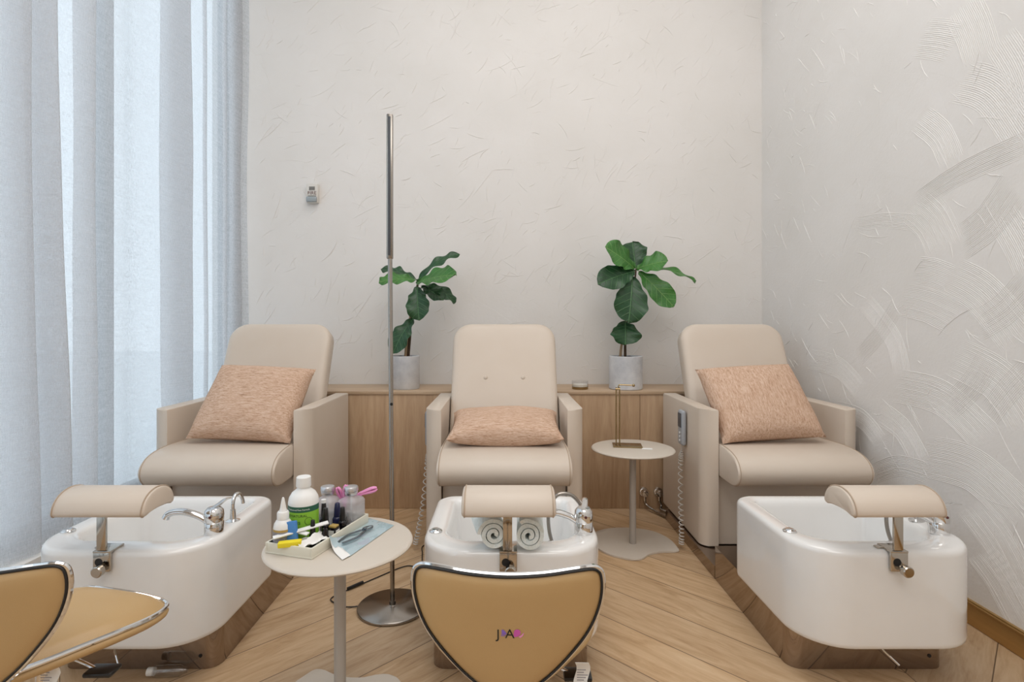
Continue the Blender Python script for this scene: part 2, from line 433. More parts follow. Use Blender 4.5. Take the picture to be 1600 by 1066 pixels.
# window wall on the left
w = struct(obj('window_1', box(NB(), XL-.03, XL+.03, -1.2, YB-.01, .276, .33, .004), 'winframe'))
fr = NB(); box(fr, XL-.03, XL+.03, -1.2, YB-.01, 4.04, 4.095, .004)
for y in (-1.17, .35, 1.62, 2.62, 3.745): box(fr, XL-.03, XL+.03, y-.03, y+.03, .33, 4.04, .003)
obj('window_frame', fr, 'winframe', w)
for a, b in ((-1.14, .32), (.38, 1.59), (1.65, 2.59), (2.65, 3.714)):
    obj('pane', box(NB(), XL-.004, XL+.004, a, b, .331, 4.039), 'glass', w)
# street outside
struct(obj('ground', box(NB(), -40, XL-.11, -15, 25, -.2, -.1), 'pavement'))

# oak ledge along the back wall
led = thing('wall_ledge', 'long oak-panelled ledge along the foot of the back wall behind the chairs', 'ledge', (0, 3.58, 0))
xs = [-1.735, -1.557, -.357, .843, 1.775]
for a, b in zip(xs, xs[1:]):
    obj('front_panel', box(NB(), a+.0012, b-.0012, -.2, -.18, .001, .709, .001), 'oakpanel', led)
obj('top_board', box(NB(), -1.735, 1.785, -.206, .199, .71, .73, .002), 'oaktop', led)
obj('carcass', box(NB(), -1.72, 1.77, -.179, .198, .001, .7095), 'oaktop', led)

# ================================================================ curtain
def curtain():
    # fold path seen from above: (X offset from the hanging line, y); folds run back over themselves here and there
    prof = [(-.02, .2), (.02, .40), (.03, .52), (-.03, .47), (-.02, .66), (.02, .84), (.03, .98), (-.03, .93), (-.02, 1.12), (.02, 1.30), (.03, 1.42), (-.03, 1.37),
            (-.02, 1.52), (.0, 1.70), (.005, 1.84), (.02, 1.93), (.045, 2.025), (.03, 2.033), (-.02, 1.975), (-.035, 1.97), (-.035, 1.99), (-.01, 2.06), (.035, 2.155), (.045, 2.165), (.03, 2.16),
            (-.03, 2.09), (-.035, 2.085), (-.03, 2.11), (.0, 2.21), (.03, 2.29), (.045, 2.345), (.035, 2.35), (-.02, 2.31), (-.03, 2.315), (-.015, 2.40), (-.005, 2.50), (-.01, 2.58), (-.02, 2.66),
            (.0, 2.74), (.02, 2.84), (.045, 2.96), (.055, 3.04), (.045, 3.05), (-.02, 2.915), (-.035, 2.90), (-.03, 2.94), (-.01, 3.07), (.0, 3.20), (.015, 3.27), (.01, 3.28), (-.01, 3.27), (-.005, 3.36), (.0, 3.46), (.015, 3.51),
            (-.01, 3.50), (.0, 3.58), (.03, 3.665), (.03, 3.67), (-.03, 3.62), (-.03, 3.65), (.04, 3.70), (.055, 3.735)]
    base = smooth([(x, y, 0) for x, y in prof], 5)
    bm = NB(); loops = []; nz = 26; z0, z1 = .285, 4.09
    for i in range(nz+1):
        z = z0+(z1-z0)*i/nz; k = i/nz; l = []
        for j, p in enumerate(base):
            s = p.y
            amp = (1.0-.25*k) + .25*mnoise.noise(Vector((s*3, z*.8, 0)))
            dy = .05*(1-k)*mnoise.noise(Vector((s*2.2, z*.35, 5)))*min(1, (3.735-s)*6)
            dy += .05*(z-2.0)/2*-math.exp(-((s-2.14)/.07)**2)
            dx = .008*mnoise.noise(Vector((s*5, z*1.4, 9)))
            x = min(-1.735, -1.805 + p.x*amp + dx)
            if z < 1.25 and s > 2.5: x = min(x, -1.755 )
            l.append(Vector((x, s+dy, z)))
        loops.append(l)
    loft(bm, loops, False, False, closed=False)
    return bm
cur = tag(obj('sheer_curtain', curtain(), 'curtain', angle=180), 'tall white sheer linen curtain hanging in folds over the left window', 'curtain')
obj('hem', box(NB(), -1.86, -1.85, .2, 3.73, 4.09, 4.099), 'white', cur)

# ================================================================ pedicure chairs
CY = 2.9
def seat_profile():
    y = lambda v: v-CY
    p = [(y(3.02), .41), (y(2.60), .402), (y(2.50), .405), (y(2.452), .425), (y(2.430), .465), (y(2.440), .505), (y(2.48), .538), (y(2.55), .556), (y(2.66), .562), (y(2.82), .556), (y(3.02), .552)]
    s = smooth([(0, a, b) for a, b in p], 4)
    return [(v.y, v.z) for v in s]
def roll(bm, prof, x0, x1, e=.012):
    cy = sum(p[0] for p in prof)/len(prof); cz = sum(p[1] for p in prof)/len(prof)
    hy = max(abs(p[0]-cy) for p in prof); hz = max(abs(p[1]-cz) for p in prof)
    loops = []
    for x, ins in ((x0, e), (x0+e*.3, e*.35), (x0+e, 0), (x1-e, 0), (x1-e*.3, e*.35), (x1, e)):
        loops.append([Vector((x, cy+(a-cy)*(1-ins/hy), cz+(b-cz)*(1-ins/hz))) for a, b in prof])
    return loft(bm, loops)
def arm_plan(s):
    y = lambda v: v-CY
    out = [(s*.308, y(2.650))]; r = .05; cx, cy = .388-r, y(2.662)+r
    # front face slants back a little to a rounded outer corner
    out.append((s*(.325), y(2.651)))
    for i in range(9):
        a = R(-78+78*i/8); out.append((s*(cx+r*math.cos(a)), cy+r*math.sin(a)-.006*(1-i/8)))
    out += [(s*.388, y(3.30)), (s*.308, y(3.30))]
    return out if s > 0 else out[::-1]
def make_chair():
    t = thing('pedicure_chair', 'beige leather pedicure armchair in the middle, two buttons on its backrest', 'armchair', (0.0, CY, 0))
    for s in (-1, 1):
        obj('armrest', poly(NB(), arm_plan(s), .062, .73, .007), 'leather', t, 30)
    obj('base', box(NB(), -.304, .304, 2.68-CY, 3.28-CY, .062, .398, .006), 'leather', t)
    obj('seat', roll(NB(), seat_profile(), -.3055, .3055), 'leather', t)
    for xx in (-.2945, .2945):
        obj('piping', tube(NB(), [(xx, a, b) for a, b in seat_profile()[3:-3]], .0022, 6), 'piping', t)
    # backrest
    w, h, th, tilt = .303, .70, .085, math.atan2(.27, .60)
    def outline(ins, d):
        l = []; rt = .105
        W, H = w-ins, h-ins
        for cx, a0 in ((W-rt, 0), (-W+rt, 90)):
            for i in range(11):
                a = R(a0+9*i); l.append(Vector((cx+rt*math.cos(a), d, H-rt+rt*math.sin(a))))
        for i in range(1, 5): l.append(Vector((-W, d, (H-rt)*(1-i/5))))
        l.append(Vector((-W, d, ins))); l.append(Vector((W, d, ins)))
        for i in range(1, 5): l.append(Vector((W, d, ins+(H-rt)*i/5)))
        return l
    bm = NB(); loft(bm, [outline(.045, -.016), outline(.02, -.013), outline(.009, -.006), outline(.002, .004), outline(0, .016), outline(0, th-.014), outline(.004, th-.004), outline(.014, th)])
    rot = Matrix.Translation((0, 2.985-CY, .512)) @ Matrix.Rotation(-tilt, 4, 'X')
    xform(bm, rot)
    # keep the reclined slab in front of the ledge
    b = obj('backrest', bm, 'leather', t)
    for x in (-.107, .107):
        bm = lathe(NB(), [(.0, -.022), (.008, -.0215), (.012, -.018), (.0125, -.012)], (x, 0, .355), 18, 'y'); xform(bm, rot)
        obj('button', bm, 'leather', b)
    # remote on the left flank with its coiled cable
    bm = box(NB(), -.418, -.3925, 2.86-CY, 2.935-CY, .505, .69, .012, 3)
    rm = obj('remote_control', bm, 'remote', t, label='grey hand remote hung on the armrest')
    obj('key_panel', box(NB(), -.4205, -.4175, 2.872-CY, 2.923-CY, .60, .675, .001), 'darkgrey', rm)
    for z in (.53, .55, .57):
        obj('key', lathe(NB(), [(.006, -.4205), (.006, -.4175)], (0, 2.898-CY, z), 12, 'x'), 'white', rm)
    pts = []
    ctrl = smooth([(-.405, 2.90-CY, .505), (-.407, 2.905-CY, .46), (-.412, 2.90-CY, .40), (-.425, 2.86-CY, .22), (-.44, 2.80-CY, .10), (-.452, 2.765-CY, .03)], 12)
    n = len(ctrl)
    for i in range(900):
        u = i/899*(n-1); k = min(int(u), n-2); p = ctrl[k].lerp(ctrl[k+1], u-k)
        g = min(1, max(0, (i/899-.12)*8)); a = i/899*2*PI*27
        pts.append(p+Vector((math.cos(a)*.011*g, math.sin(a)*.011*g, 0)))
    obj('coiled_cable', tube(NB(), pts, .0029, 6), 'coil', rm)
    return t
chair0 = make_chair()
dup(chair0, (1.352, CY, 0), 0, 'beige leather pedicure armchair at the right, next to the combed plaster wall')
dup(chair0, (-1.335, CY, 0), 0, 'beige leather pedicure armchair at the left, next to the sheer curtain', skip=('remote_control', 'button'))

# pillows
def pillow(name, w, h, th, mat, mtx, label, piping=True):
    bm = NB(); n = 26
    def P(i, j, s):
        u, v = i/n*2-1, j/n*2-1
        px = w/2*u*(1-.055*(1-v*v)*abs(u)**3); pz = h/2*v*(1-.07*(1-u*u)*abs(v)**3)
        t = (max(0, (1-u**2)*(1-v**2))**.36)*th/2
        t *= 1+.10*mnoise.noise(Vector((u*2.1, v*2.1, s*3+w)))
        return Vector((px, pz, s*t))
    for s in (-1, 1):
        g = [[bm.verts.new(P(i, j, s)) for j in range(n+1)] for i in range(n+1)]
        for i in range(n):
            for j in range(n): bm.faces.new((g[i][j], g[i+1][j], g[i+1][j+1], g[i][j+1]))
    o = obj(name, bm, mat, angle=60); o.matrix_world = mtx
    tag(o, label, 'cushion', 'woven blush cushions on the chairs')
    return o
def frame(c, xdir, ydir):
    x = Vector(xdir).normalized(); y = Vector(ydir); y = (y-x*y.dot(x)).normalized(); z = x.cross(y)
    m = Matrix((x, y, z)).transposed().to_4x4(); m.translation = Vector(c); return m
M['pil_x'] = pillow_mat('blush_weave_horizontal', 'x'); M['pil_z'] = pillow_mat('blush_weave_vertical', 'z')
pillow('throw_pillow', .52, .45, .19, 'pil_x', frame((-1.288, 2.80, .746), (.9986, -.035, -.040), (.052, .660, .749)), 'square blush cushion with horizontal weave leaning in the left armchair')
pillow('throw_pillow', .56, .40, .15, 'pil_x', frame((.005, 2.765, .634), (1, 0, 0), (0, .34, .055)), 'blush cushion lying flat on the seat of the middle armchair')
pillow('throw_pillow', .52, .45, .19, 'pil_z', frame((1.304, 2.80, .748), (.9976, .046, .052), (-.070, .658, .748)), 'square blush cushion with upright weave leaning in the right armchair')

# ================================================================ foot basins
TY = 1.95
def make_basin():
    t = thing('foot_basin', 'white pedicure foot basin in the middle with two rolled towels on its rim', 'foot spa', (.02, TY, 0))
    y0, y1, x0, x1 = 1.665-TY, 2.215-TY, -.286, .292
    def ring(s, f, b, z, rf=.155, rb=.07): return rr(x0+s, x1-s, y0+f, y1-b, max(rf-s*.8, .02), max(rb-s*.6, .015), z, 10)
    bm = NB()
    loft(bm, [ring(.02, .02, .02, .152), ring(.006, .006, .006, .150), ring(.001, .001, .001, .156), ring(0, 0, 0, .165), ring(0, 0, 0, .432), ring(.001, .001, .001, .439), ring(.004, .004, .004, .4455), ring(.009, .009, .009, .450), ring(.018, .019, .016, .4525),
              ring(.055, .085, .04, .450), ring(.066, .10, .048, .446), ring(.072, .107, .054, .436), ring(.078, .115, .06, .42), ring(.088, .13, .075, .30), ring(.10, .145, .09, .255), ring(.14, .18, .13, .24)])
    tub = obj('tub', bm, 'acrylic', t, 50)
    obj('overflow_ring', lathe(NB(), [(.013, .003), (.019, .004), (.02, .0), (.02, -.004)], (x0+.081, -.05, .375), 20, 'x'), 'chrome', tub)
    obj('overflow_hole', lathe(NB(), [(.012, .0035), (.012, .0), ], (x0+.081, -.05, .375), 16, 'x'), 'rubber', tub)
    # plinth: taller under the tub, low under the chair
    px0, px1 = -.261, .262
    def pl(z): return [v for v in rr(px0, px1, 1.81-TY, 2.45-TY, .045, .004, z, 6)]
    bm = NB(); loft(bm, [pl(.001), pl(.149)]); box(bm, px0, px1, 2.452-TY, 3.2-TY, .001, .057)
    p = obj('plinth', bm, 'mirror', t, 30, label='mirror-polished steel plinth')
    obj('screw', lathe(NB(), [(.006, 1.8085-TY), (.006, 1.811-TY)], (.205, 0, .045), 12, 'y'), 'rubber', p)
    # drain lever under the front
    bm = NB(); tube(bm, [(-.03, 1.74-TY, .152), (-.012, 1.715-TY, .118), (.018, 1.69-TY, .088)], .0035, 8)
    lv = obj('drain_lever', bm, 'chrome', t); bm = NB(); lathe(bm, [(.0, .138), (.008, .139), (.008, .15), (.0, .151)], (-.045, 1.745-TY, 0), 10); obj('pivot', bm, 'rubber', lv)
    # air button on the left rim
    ab = obj('air_button', lathe(NB(), [(.022, .449), (.022, .455), (.018, .458), (.015, .4575), (.013, .461), (.0, .462)], (-.250, -.122, 0), 24), 'chrome', t)
    # mixer tap on the right rim
    fx, fy = .245, -.130
    bm = NB(); lathe(bm, [(.029, .449), (.0305, .452), (.0305, .488), (.029, .490), (.0305, .492), (.031, .512), (.029, .526), (.021, .535), (.0, .538)], (fx, fy, 0), 28)
    f = obj('faucet', bm, 'chrome', t)
    bm = NB(); tube(bm, smooth([(fx-.02, fy, .488), (fx-.05, fy-.002, .507), (fx-.09, fy-.004, .520), (fx-.125, fy-.006, .522), (fx-.148, fy-.008, .514), (fx-.156, fy-.009, .502)], 5), lambda u: .0125+.002*u, 12, flat=.85)
    obj('spout', bm, 'chrome', f)
    bm = NB(); tube(bm, smooth([(fx-.004, fy-.012, .532), (fx+.006, fy+.018, .539), (fx+.012, fy+.05, .546), (fx+.016, fy+.075, .543)], 4), lambda u: .012-.004*u, 12, flat=.35)
    obj('lever', bm, 'chrome', f)
    obj('temperature_dot', lathe(NB(), [(.0045, -.0325), (.0045, -.028)], (fx+.003, fy, .512), 10, 'y'), 'redink', f)
    # gooseneck behind the mixer
    gx, gy = .253, -.02
    bm = NB(); lathe(bm, [(.024, .449), (.024, .453), (.011, .458), (.009, .49), (.0, .491)], (gx, gy, 0), 20)
    g = obj('hose_outlet', bm, 'chrome', t)
    bm = NB(); tube(bm, smooth([(gx, gy, .48), (gx, gy, .515), (gx+.001, gy+.015, .536), (gx+.004, gy+.04, .534), (gx+.008, gy+.053, .51), (gx+.010, gy+.055, .495)], 6), .0065, 10)
    obj('gooseneck', bm, 'chrome', g)
    pts = smooth([(gx, gy, .49), (gx-.008, gy, .515), (gx-.04, gy-.005, .545), (gx-.085, gy-.01, .545), (gx-.115, gy-.015, .50), (gx-.115, gy-.02, .42), (gx-.09, gy-.04, .34), (gx-.07, gy-.10, .285), (gx-.12, gy-.14, .262)], 30)
    obj('shower_hose', tube(NB(), pts, .0065, 10), 'steel', t, label='flexible metal shower hose hanging into the tub')
    # foot rest clamped to the front rim
    cx = -.018
    fy0 = y0
    bm = NB()
    box(bm, cx-.006, cx+.022, fy0-.012, fy0-.003, .46, .588, .001)
    box(bm, cx-.017, cx+.037, fy0-.013, fy0+.05, .4525, .4585, .0015)
    box(bm, cx-.017, cx+.037, fy0-.013, fy0-.0035, .395, .456, .004)
    box(bm, cx-.036, cx-.014, fy0+.02, fy0+.04, .4525, .4575, .002)
    box(bm, cx-.03, cx+.04, fy0-.03, fy0+.04, .583, .589, .001)
    fr_ = obj('footrest', bm, 'steelc', t, label='steel clamp post of the foot rest')
    bm = NB(); lathe(bm, [(.0, -.042), (.014, -.042), (.017, -.039), (.017, -.024), (.006, -.022), (.006, -.008), (.0, -.008)], (cx+.016, fy0-.003, .407), 22, 'y')
    obj('clamp_knob', bm, 'steelc', fr_)
    bm = NB(); lathe(bm, [(.0, -.0135), (.012, -.0135), (.012, -.012)], (cx+.002, fy0, .425), 16, 'y'); obj('clamp_hole', bm, 'rubber', fr_)
    prof = [(-.068, .583), (-.045, .588), (0, .591), (.045, .588), (.068, .583), (.077, .595), (.066, .624), (.04, .645), (0, .653), (-.04, .645), (-.066, .624), (-.077, .595)]
    pr = [(v.x, v.y) for v in smooth([(a+fy0-.005, b, 0) for a, b in prof], 3, True)]
    bm = roll(NB(), pr, cx-.128, cx+.150, .010)
    cu = obj('cushion', bm, 'leather', fr_)
    for xx in (cx-.119, cx+.141):
        obj('piping', tube(NB(), [(xx, a+(a-fy0)*.004, b+.0003) for a, b in pr], .0022, 6, True), 'piping', fr_)
    return t
M['steelc'] = simple('polished_steel', 'BDB6AC', .12, 1.0)
b0 = make_basin()
b2 = dup(b0, (1.209, TY, 0), 0, 'white pedicure foot basin at the right, next to the combed plaster wall', skip=('gooseneck', 'lever'))
f2 = [c for c in b2.children if c.name.startswith('faucet')][0]
obj('lever', tube(NB(), smooth([(.240, -.128, .533), (.268, -.124, .541), (.30, -.12, .546), (.328, -.116, .542)], 4), lambda u: .012-.004*u, 12, flat=.35), 'chrome', f2)
b1 = dup(b0, (-1.216, TY, 0), 0, 'white pedicure foot basin at the left, under the sheer curtain', skip=('shower_hose',))
for bb_, dx in ((b1, .034), (b2, -.046)):        # the pads sit off centre on their posts
    for c in bb_.children:
        if c.name.startswith('footrest'):
            for g in c.children:
                if g.name.split('.')[0] in ('cushion', 'piping'): g.location.x = dx
for c in list(b0.children):
    if c.name.startswith('hose_outlet'):
        for g in list(c.children): bpy.data.objects.remove(g)

# rolled towels on the middle basin
def towel(x, y, yaw, lab, seed):
    bm = NB(); rnd = random.Random(seed); turns = 2.6; n = 110; L = .16
    sp = []
    for i in range(n+1):
        a = i/n*turns*2*PI; r = .005+.040*(i/n)**.95
        sp.append((a, r))
    t_ = .0071
    out = [Vector((math.cos(a)*(r+t_), 0, math.sin(a)*(r+t_)*.97)) for a, r in sp]
    inn = [Vector((math.cos(a)*(r-t_*.72), 0, math.sin(a)*(r-t_*.75)*.97)) for a, r in sp][::-1]
    ring = out+inn; loops = []
    for k in range(9):
        u = k/8; ins = 0 if 0 < k < 8 else .003
        l = []
        for j, p in enumerate(ring):
            w = 1+.03*mnoise.noise(Vector((p.x*40, u*3+seed, p.z*40)))
            l.append(Vector((p.x*w, (u-.5)*L*(1-ins)+.003*mnoise.noise(Vector((p.x*45, seed, p.z*45)))*(1 if k in (0, 8) else 0), p.z*w)))
        loops.append(l)
    loft(bm, loops, False, False); bm.verts.ensure_lookup_table(); m = len(ring)
    for base in (0, m*8):
        for j in range(n): bm.faces.new([bm.verts[base+q] for q in (j, j+1, m-2-j, m-1-j)])
    o = obj('rolled_towel', bm, 'towel', angle=80); o.location = (x, y, .4535+.051); o.rotation_euler = (R(-2), R(40+seed*50), yaw)
    tag(o, lab, 'towel', 'rolled towels on the middle basin')
towel(-.046, 1.735, R(9), 'rolled grey-green towel left of the post on the middle basin', 0)
towel(.078, 1.735, R(-4), 'rolled grey-green towel right of the post on the middle basin', 1)

# ================================================================ side tables
def make_table():
    t = thing('side_table', 'small round taupe side table by the ledge, carrying the brass stand', 'table', (.668, 2.83, 0))
    bm = NB(); lathe(bm, [(0, .491), (.20, .491), (.211, .495), (.213, .499), (.211, .503), (.205, .505), (0, .505)], n=64)
    obj('tabletop', bm, 'table', t, 50)
    bm = NB(); lathe(bm, [(.0172, .009), (.0172, .491)], n=24); obj('post', bm, 'tablepost', t)
    pts = smooth([(-.21, .02, 0), (-.15, .17, 0), (0, .215, 0), (.14, .17, 0), (.205, .06, 0), (.215, -.06, 0), (.20, -.10, 0), (.12, -.105, 0), (.05, -.135, 0), (.0, -.185, 0), (-.06, -.19, 0), (-.16, -.12, 0)], 6, True)
    bm = NB(); poly(bm, [(p.x, p.y) for p in pts][::-1], .001, .009, .002); obj('base', bm, 'table', t)
    return t
t0 = make_table()
dup(t0, (-.487, 1.612, 0), R(150), 'small round taupe side table in front, carrying the tray of bottles')

# brass hanger stand and card on the back table
s = thing('brass_stand', 'slim brass ring stand with a square foot on the back side table', 'stand', (.648, 2.87, .505), R(-8))
obj('foot', box(NB(), -.075, .075, -.05, .045, .0005, .007, .001), 'brass', s)
bm = NB()
for dx in (-.009, .009): tube(bm, [(-.048+dx, 0, .006), (-.048+dx, 0, .308)], .0038, 10)
tube(bm, [(-.060, 0, .300), (-.036, 0, .300)], .005, 8)
obj('upright', bm, 'brass', s)
bm = NB(); tube(bm, smooth([(-.046, 0, .305), (-.044, 0, .318), (-.034, 0, .322), (.0, 0, .321), (.03, 0, .320)], 4), .0035, 8)
a = obj('arm', bm, 'brass', s); bm = NB(); bmesh.ops.create_uvsphere(bm, u_segments=12, v_segments=8, radius=.008, matrix=Matrix.Translation((.033, 0, .320))); obj('ball_end', bm, 'brass', a)
o = obj('paper_card', box(NB(), -.026, .026, -.014, .014, 0, .0012), 'paper'); o.location = (.735, 2.80, .5055); o.rotation_euler = (0, 0, R(-12))
tag(o, 'small blank white card on the back side table beside the brass stand', 'card')

# ================================================================ floor lamp with cord
l = thing('floor_lamp', 'tall slim brushed steel floor lamp with a round base near the middle chair', 'lamp', (-.452, 2.2, 0))
bm = NB(); lathe(bm, [(0, .001), (.137, .001), (.14, .004), (.14, .010), (.137, .013), (.02, .013), (.013, .016), (.013, .03), (0, .03)], n=64); obj('base', bm, 'steel', l, 50)
bm = NB(); lathe(bm, [(.0092, .013), (.0092, 1.425), (.0085, 1.43), (0, 1.43)], n=16); xform(bm, Matrix.Shear('XY', 4, (-.007, 0))); obj('pole', bm, 'steel', l)
bm = NB(); box(bm, -.0125, .0125, -.010, .012, 1.412, 1.997, .004); xform(bm, Matrix.Translation((-.011, 0, 0)))
hd = obj('light_bar', bm, 'steel', l, label='slim upright light bar in brushed steel')
obj('diffuser', box(NB(), -.0165, -.0055, -.0125, -.0095, 1.425, 1.985, .001), 'darkgrey', hd)
bm = NB(); lathe(bm, [(.006, -.0125), (.006, -.008)], (-.002, 0, .826), 12, 'y'); obj('switch', bm, 'black', l)
pts = smooth([(-.14, .0, .006), (-.20, .005, .004), (-.27, .06, .004), (-.24, .12, .004)], 6)
pts += smooth([(-.235, .125, .004), (-.12, .26, .004), (-.03, .36, .004), (.02, .37, .004), (.10, .31, .004), (.17, .37, .004), (.22, .44, .004)], 6)
obj('cord', tube(NB(), pts, .0025, 8), 'rubber', l)
bm = NB(); tube(bm, [(-.222, .14, .009), (-.172, .20, .009)], .0075, 8); obj('inline_switch', bm, 'black', l)
c2 = obj('power_cord', tube(NB(), smooth([(-.37, 2.52, .004), (-.375, 2.56, .004), (-.395, 2.62, .004), (-.41, 2.72, .004), (-.42, 2.80, .004), (-.37, 2.86, .004), (-.345, 2.95, .004), (-.33, 3.0, .004)], 6), .0025, 8), 'rubber')
tag(c2, 'thin black cord on the floor left of the middle basin', 'cord')

# ================================================================ potted plants
def leafmesh(base, tip, width, nrm, arch, wave=.012, seed=0, cup=.15):
    bm = NB(); uvl = bm.loops.layers.uv.new('UVMap')
    B, T = Vector(base), Vector(tip); d = T-B; L = d.length; dn = d.normalized()
    nr = Vector(nrm); nr = (nr-dn*nr.dot(dn)).normalized(); s = dn.cross(nr).normalized()
    nv, nu = 26, 12; g = []
    for i in range(nv+1):
        v = i/nv
        # obovate, waisted like a fiddle
        w = math.sin(PI*min(1, v**1.15))**.52 * (.64+.44*v-.06*math.exp(-((v-.38)/.12)**2)) if 0 < v < 1 else 0
        w = width/2*w
        row = []
        for j in range(nu+1):
            u = j/nu*2-1
            e = abs(u)**2
            p = B + dn*(L*v) + s*(u*w) + nr*(arch*L*4*v*(1-v) + cup*abs(u)*w*1.2 + wave*e*math.sin(v*17+seed+u*1.3))
            p += s*(wave*.35*e*math.sin(v*23+seed*2))*(1 if u > 0 else -1)*(1 if w > 0 else 0)
            row.append((bm.verts.new(p), (u*.5*(w/(width/2)+.001)+.5, v)))
        g.append(row)
    for i in range(nv):
        for j in range(nu):
            q = [g[i][j], g[i][j+1], g[i+1][j+1], g[i+1][j]]
            f = bm.faces.new([a[0] for a in q])
            for lp, a in zip(f.loops, q): lp[uvl].uv = a[1]
    # thickness
    vs = bm.verts[:]
    bmesh.ops.solidify(bm, geom=bm.faces[:], thickness=.0016)
    return bm
def P(px, py, y): return Vector(((px-788)*y/850, y, CAM_H-(py-506)*y/850))
def plant(name, label, cx, cy, r, h, stems, leaves):
    t = thing(name, label, 'plant', (cx, cy, .7305))
    o = Vector((cx, cy, .7305))
    bm = NB(); lathe(bm, [(0, 0), (r*.96, 0), (r, .005), (r, h-.002), (r-.002, h), (r-.009, h), (r-.010, h-.002), (r-.010, h-.03), (0, h-.03)], n=48); obj('pot', bm, 'pot', t, 40)
    bm = NB(); lathe(bm, [(0, h-.029), (r-.011, h-.029), (r-.011, h-.014), (r*.5, h-.006), (0, h-.008)], n=32)
    for v in bm.verts:
        if v.co.z > h-.02: v.co.z += .006*mnoise.noise(v.co*60)
    obj('soil', bm, 'soil', t)
    for pts, rad, mt in stems:
        obj('stem', tube(NB(), smooth([p-o for p in pts], 5), lambda u, rad=rad: rad*(1-.4*u), 8), mt, t)
    for k, (b, tp, w, nr, arch, mt) in enumerate(leaves):
        lf = leafmesh(b-o, tp-o, w, nr, arch, .011, k*1.7)
        obj('leaf', lf, mt, t, 80)
D = 3.53
plant('potted_fiddle_leaf_fig', 'fiddle leaf fig in a pale concrete pot at the left, behind the lamp pole', -.640, D, .090, .212,
    [([P(637, 562, D), P(640, 530, D), P(642, 500, D), P(652, 448, D), P(655, 436, D)], .011, 'stem_dark'), ([P(633, 562, D-.02), P(636, 530, D-.015), P(641, 492, D)], .0095, 'stem_light')],
    [(P(652, 440, D), P(718, 397, D+.02), .085, (-.5, -.9, .6), .12, 'leaf_b'),
     (P(650, 443, D), P(712, 430, D-.20), .175, (.1, -1, .75), .05, 'leaf_a'),
     (P(658, 448, D), P(693, 470, D-.05), .13, (0, -.8, .8), .10, 'leaf_b'),
     (P(662, 446, D), P(712, 473, D+.03), .10, (.3, -.8, .6), .14, 'leaf_b'),
     (P(652, 448, D-.02), P(655, 501, D-.10), .165, (0, -1, .1), .10, 'leaf_b'),
     (P(652, 438, D), P(592, 441, D-.14), .12, (-.1, -1, .8), .07, 'leaf_a'),
     (P(650, 436, D), P(595, 421, D+.05), .10, (0, -.7, 1), .06, 'leaf_b'),
     (P(646, 498, D), P(614, 553, D-.07), .15, (-.3, -1, .1), .10, 'leaf_b')])
plant('potted_fiddle_leaf_fig', 'fuller fiddle leaf fig in a pale concrete pot between the middle and right chairs', .783, D-.02, .106, .212,
    [([P(977, 560, D-.02), P(977, 530, D), P(980, 500, D), P(990, 450, D), P(994, 420, D)], .009, 'stem_dark'), ([P(969, 560, D-.03), P(971, 540, D-.03), P(976, 512, D-.02), P(984, 480, D)], .009, 'stem_light')],
    [(P(992, 420, D), P(946, 386, D-.12), .21, (.1, -1, .55), .03, 'leaf_a'),
     (P(993, 420, D), P(988, 378, D+.06), .19, (0, -1, .2), .03, 'leaf_b'),
     (P(994, 420, D), P(1044, 408, D-.10), .19, (.1, -1, .75), .04, 'leaf_a'),
     (P(998, 420, D), P(1087, 441, D-.02), .095, (.1, -.6, 1), .10, 'leaf_a'),
     (P(992, 424, D-.02), P(934, 444, D-.12), .19, (.1, -1, .4), .06, 'leaf_b'),
     (P(988, 432, D-.03), P(982, 505, D-.12), .24, (0, -1, .15), .06, 'leaf_b'),
     (P(998, 424, D-.02), P(1053, 480, D-.10), .165, (-.2, -1, .35), .05, 'leaf_a'),
     (P(977, 502, D-.03), P(977, 539, D-.09), .215, (0, -1, .15), .05, 'leaf_b')])

# candle on the ledge
c = thing('candle_jar', 'small clear glass candle jar with a gold foot on the oak ledge', 'candle', (.487, 3.50, .7305))
obj('gold_foot', lathe(NB(), [(0, 0), (.050, 0), (.052, .003), (.052, .016), (0, .016)], n=32), 'brass', c)
obj('wax', lathe(NB(), [(0, .0165), (.046, .0165), (.046, .030), (0, .030)], n=32), 'wax', c)
obj('glass_wall', lathe(NB(), [(.0475, .0165), (.052, .0165), (.052, .052), (.0475, .052)], n=32, cap0=False, cap1=False), 'clear', c)

# fire alarm
a = thing('fire_alarm', 'small white fire alarm strobe reading FIRE high on the back wall', 'alarm', (-1.325, YB-.0005, 2.05))
obj('housing', box(NB(), -.040, .040, -.032, 0, -.066, .066, .005), 'alarm', a)
obj('strobe_lens', box(NB(), -.036, .036, -.05, -.0322, -.062, -.026, .006), 'silverlens', a)
bm = NB()
for i in range(5): box(bm, -.02, .02, -.0335, -.0322, .020+i*.0055, .0225+i*.0055)
obj('speaker_grille', bm, 'ink', a)
bm = text_bm('FIRE', .034, .0004); xform(bm, Matrix.Translation((0, -.0326, .0)) @ UPR); obj('lettering', bm, 'redink', a)
bm = text_bm('WARNING', .012, .0003); xform(bm, Matrix.Translation((0, -.0326, -.020)) @ UPR); obj('lettering', bm, 'ink', a)

